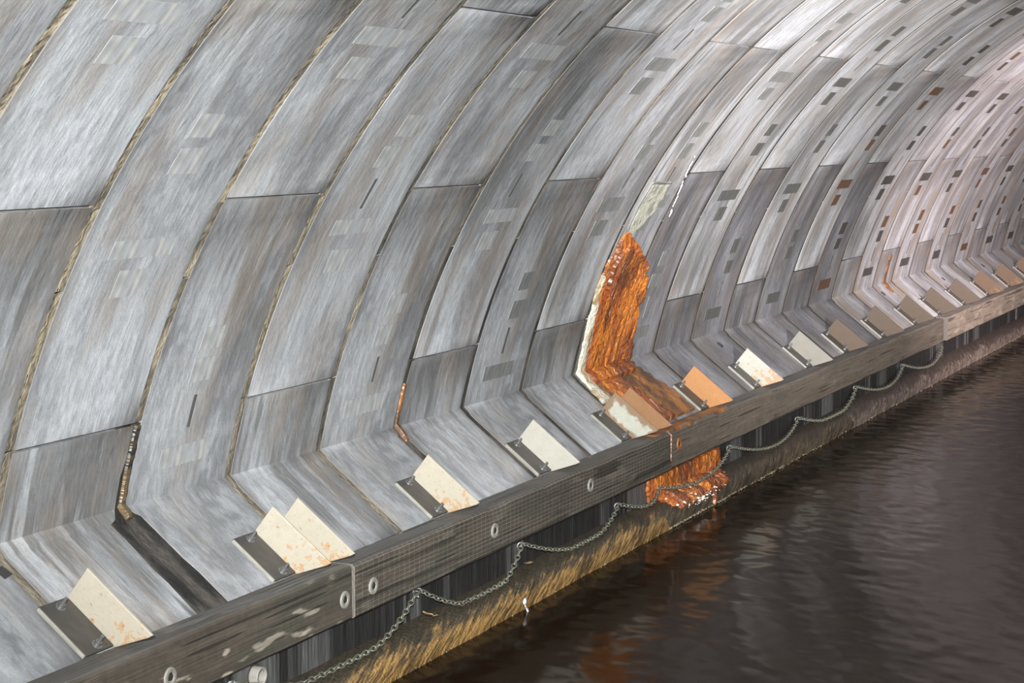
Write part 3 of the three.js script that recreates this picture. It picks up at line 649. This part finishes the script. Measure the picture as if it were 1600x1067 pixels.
// ------------------------------------------------------------------ chain slung below the fender
{
  const g = group('safety_chain', [-2.765, T_BOT - .01, -3.4]);
  tag(g, 'galvanised chain slung in loops under the timber fender', 'chain');
  const pins = [[3.35, -1.45], [4.29, -1.47], [5.385, -1.452], [6.20, -1.462], [7.16, -1.488], [7.62, -1.50], [8.62, -1.468], [9.78, -1.488], [11.0, -1.468], [12.2, -1.47], [13.4, -1.47]];
  const sagT = [.1, .105, .115, .082, .035, .05, .07, .08, .07, .07];
  const link = new THREE.TorusGeometry(.0085, .0026, 6, 12); link.scale(1.75, 1, 1);
  const up = new THREE.Vector3(1, 0, 0);
  for (let k = 0; k < pins.length - 1; k++) {
    const [s0, y0] = pins[k], [s1, y1] = pins[k + 1], far = k >= 7, f = t => {
      const c = 4 * t * (1 - t);
      return new THREE.Vector3(-2.772 + .045 * c, CAM_Y + mix(y0, y1, t) - sagT[k] * c, -mix(s0, s1, t));
    };
    const pitch = far ? .034 : .0255, pts = []; let acc = 0, prev = f(0);
    for (let i = 1; i <= 800; i++) { const p = f(i / 800); acc += p.distanceTo(prev); if (acc >= pitch) { pts.push([p, p.clone().sub(prev).normalize()]); acc = 0; } prev = p; }
    const geos = [];
    pts.forEach(([p, d], i) => {
      const q = new THREE.Quaternion().setFromUnitVectors(up, d), roll = new THREE.Quaternion().setFromAxisAngle(up, (i % 2 ? Math.PI / 2 : 0) + .6);
      const y = Math.max(p.y, LEDGE_Y + .004);
      const l = link.clone(); if (far) l.scale(1.3, 1.2, 1.2); l.applyQuaternion(roll).applyQuaternion(q); l.translate(p.x - g.position.x, y - g.position.y, p.z - g.position.z);
      geos.push(l);
    });
    if (!far && k > 0) geos.forEach(l => part('chain_link', l, chainMat, g));
    else part('chain_links', mergeGeometries(geos), chainMat, g).userData.kind = 'stuff';
    const hk = new THREE.TorusGeometry(.014, .004, 6, 14, Math.PI * 1.6); hk.rotateY(.6); hk.translate(-2.775 - g.position.x, CAM_Y + y0 - .011 - g.position.y, -s0 - g.position.z);
    part('hook', hk, boltMat, g);
  }
}
// drain pipe end in the base of the wall under the near beam
{
  const g = group('drain_pipe', [BASE_X, CAM_Y - 1.491, -4.435]);
  tag(g, 'short round pipe end sticking from the dark wall under the near beam', 'pipe');
  const t = new THREE.LatheGeometry([[.019, -.02], [.019, .028], [.021, .031], [.026, .031], [.028, .028], [.028, -.02]].map(p => new THREE.Vector2(...p)), 20); t.rotateZ(-Math.PI / 2);
  part('pipe_rim', t, steelEdge, g);
  const fl = new THREE.LatheGeometry([[.028, -.004], [.028, .004], [.036, .005], [.038, .003], [.038, -.004]].map(p => new THREE.Vector2(...p)), 20); fl.rotateZ(-Math.PI / 2); part('pipe_flange', fl, steelDark, g);
}

// ------------------------------------------------------------------ small litter
{
  const wm = new THREE.MeshStandardMaterial({ color: new THREE.Color().setRGB(.85, .86, .9), roughness: .5 });
  const pos = [], uv = [], idx = [], n = 14;
  for (let i = 0; i <= n; i++) {
    const t = i / n, w = .012 * (1 - .75 * t) * (.8 + .5 * Math.sin(t * 11)) + .002, y = .036 - .062 * t, z = .010 * Math.sin(t * 6);
    for (const [dx, dz] of [[.004, -w], [.004 + .006 * Math.sin(t * 9), 0], [.004, w], [.001, 0]]) { pos.push(dx + .006 * t, y, z + dz); uv.push(0, t); }
  }
  for (let i = 0; i < n; i++) for (let j = 0; j < 4; j++) { const a = i * 4 + j, b = i * 4 + (j + 1) % 4; idx.push(a, a + 4, b, b, a + 4, b + 4); }
  const m = part('plastic_scrap', finish(pos, uv, idx, 0), wm, scene); m.position.set(LIP_X + .012, .012, -5.985);
  tag(m, 'white twisted scrap of plastic hanging at the edge of the ledge into the water', 'scrap');
  const leafMat = material(texture(64, 64, .1, .1, (x, y) => { const q = fbm(x * 60, y * 60, 1701, 3); return [.30 + .15 * q, .20 + .1 * q, .10 + .05 * q]; }), { roughness: .7 });
  const leaf = (p, sc, rot, label) => {
    const g = group('dead_leaf', p); g.rotation.y = rot; tag(g, label, 'leaf', 'dead leaves on the ledge');
    const sh = [], u2 = [], ii = [], N = 8;
    for (let i = 0; i <= N; i++) { const t = i / N, w = sc * .42 * Math.sin(Math.PI * Math.pow(t, .8)) * (1 - .3 * t) + .0004, y = .006 + .012 * t * t; for (const k of [-1, 0, 1]) { sh.push(k * w, y + (k ? .006 : 0) + sc * .12 * t, sc * (t - .5)); u2.push(k * .5, t); } }
    for (let i = 0; i < N; i++) for (let j = 0; j < 2; j++) { const a = i * 3 + j; ii.push(a, a + 3, a + 1, a + 1, a + 3, a + 4); }
    part('blade', finish(sh, u2, ii, 0), leafMat, g);
    const st = new THREE.CylinderGeometry(.0014, .001, sc * .5, 6); st.rotateX(Math.PI / 2); st.translate(0, .006, -sc * .7); part('stalk', st, leafMat, g);
  };
  leaf([-2.745, LEDGE_Y + .004, -6.20], .06, .7, 'tan dead leaf lying on the ledge under the second chain loop');
  leaf([-2.745, LEDGE_Y + .004, -5.40], .04, -.5, 'small tan dead leaf on the ledge under the nearer chain hook');
}

// ------------------------------------------------------------------ floodlights (out of the picture, on the right-hand wall; the middle one is added fill)
for (const l of LAMPS) {
  const g = group('floodlight', l.p); tag(g, l.label, 'lamp', null);
  const dir = new THREE.Vector3(...l.aim).sub(new THREE.Vector3(...l.p)).normalize(), q = new THREE.Quaternion().setFromUnitVectors(new THREE.Vector3(0, 0, 1), dir);
  const housing = new THREE.LatheGeometry([[0, -.11], [.05, -.10], [.085, -.03], [.095, .02], [.095, .03], [.085, .03], [.08, .01], [0, .005]].map(p => new THREE.Vector2(...p)), 24);
  housing.rotateX(Math.PI / 2); housing.applyQuaternion(q); part('housing', housing, steelDark, g);
  const face = new THREE.CircleGeometry(.08, 24); face.translate(0, 0, .014); face.applyQuaternion(q);
  part('lens', face, new THREE.MeshStandardMaterial({ color: 0xffffff, emissive: new THREE.Color().setRGB(...l.color), emissiveIntensity: 6 }), g);
  // arm from the housing back to the lining
  const th = Math.atan2(l.p[1] - CY, l.p[0] - CX), tip = new THREE.Vector3(CX + (R - .004) * Math.cos(th) - l.p[0], CY + (R - .004) * Math.sin(th) - l.p[1], 0);
  const arm = new THREE.TubeGeometry(new THREE.LineCurve3(dir.clone().multiplyScalar(-.08), tip), 2, .016, 8); part('arm', arm, steelDark, g);
  const L = new THREE.SpotLight(new THREE.Color().setRGB(...l.color), l.cd, 0, l.ang, l.pen, 2);
  L.position.copy(dir).multiplyScalar(.04); L.target.position.copy(dir).multiplyScalar(3);
  L.castShadow = true; L.shadow.mapSize.set(2048, 2048); L.shadow.radius = 3; L.shadow.bias = -.0005; g.add(L, L.target);
}
renderer.render(scene, camera);
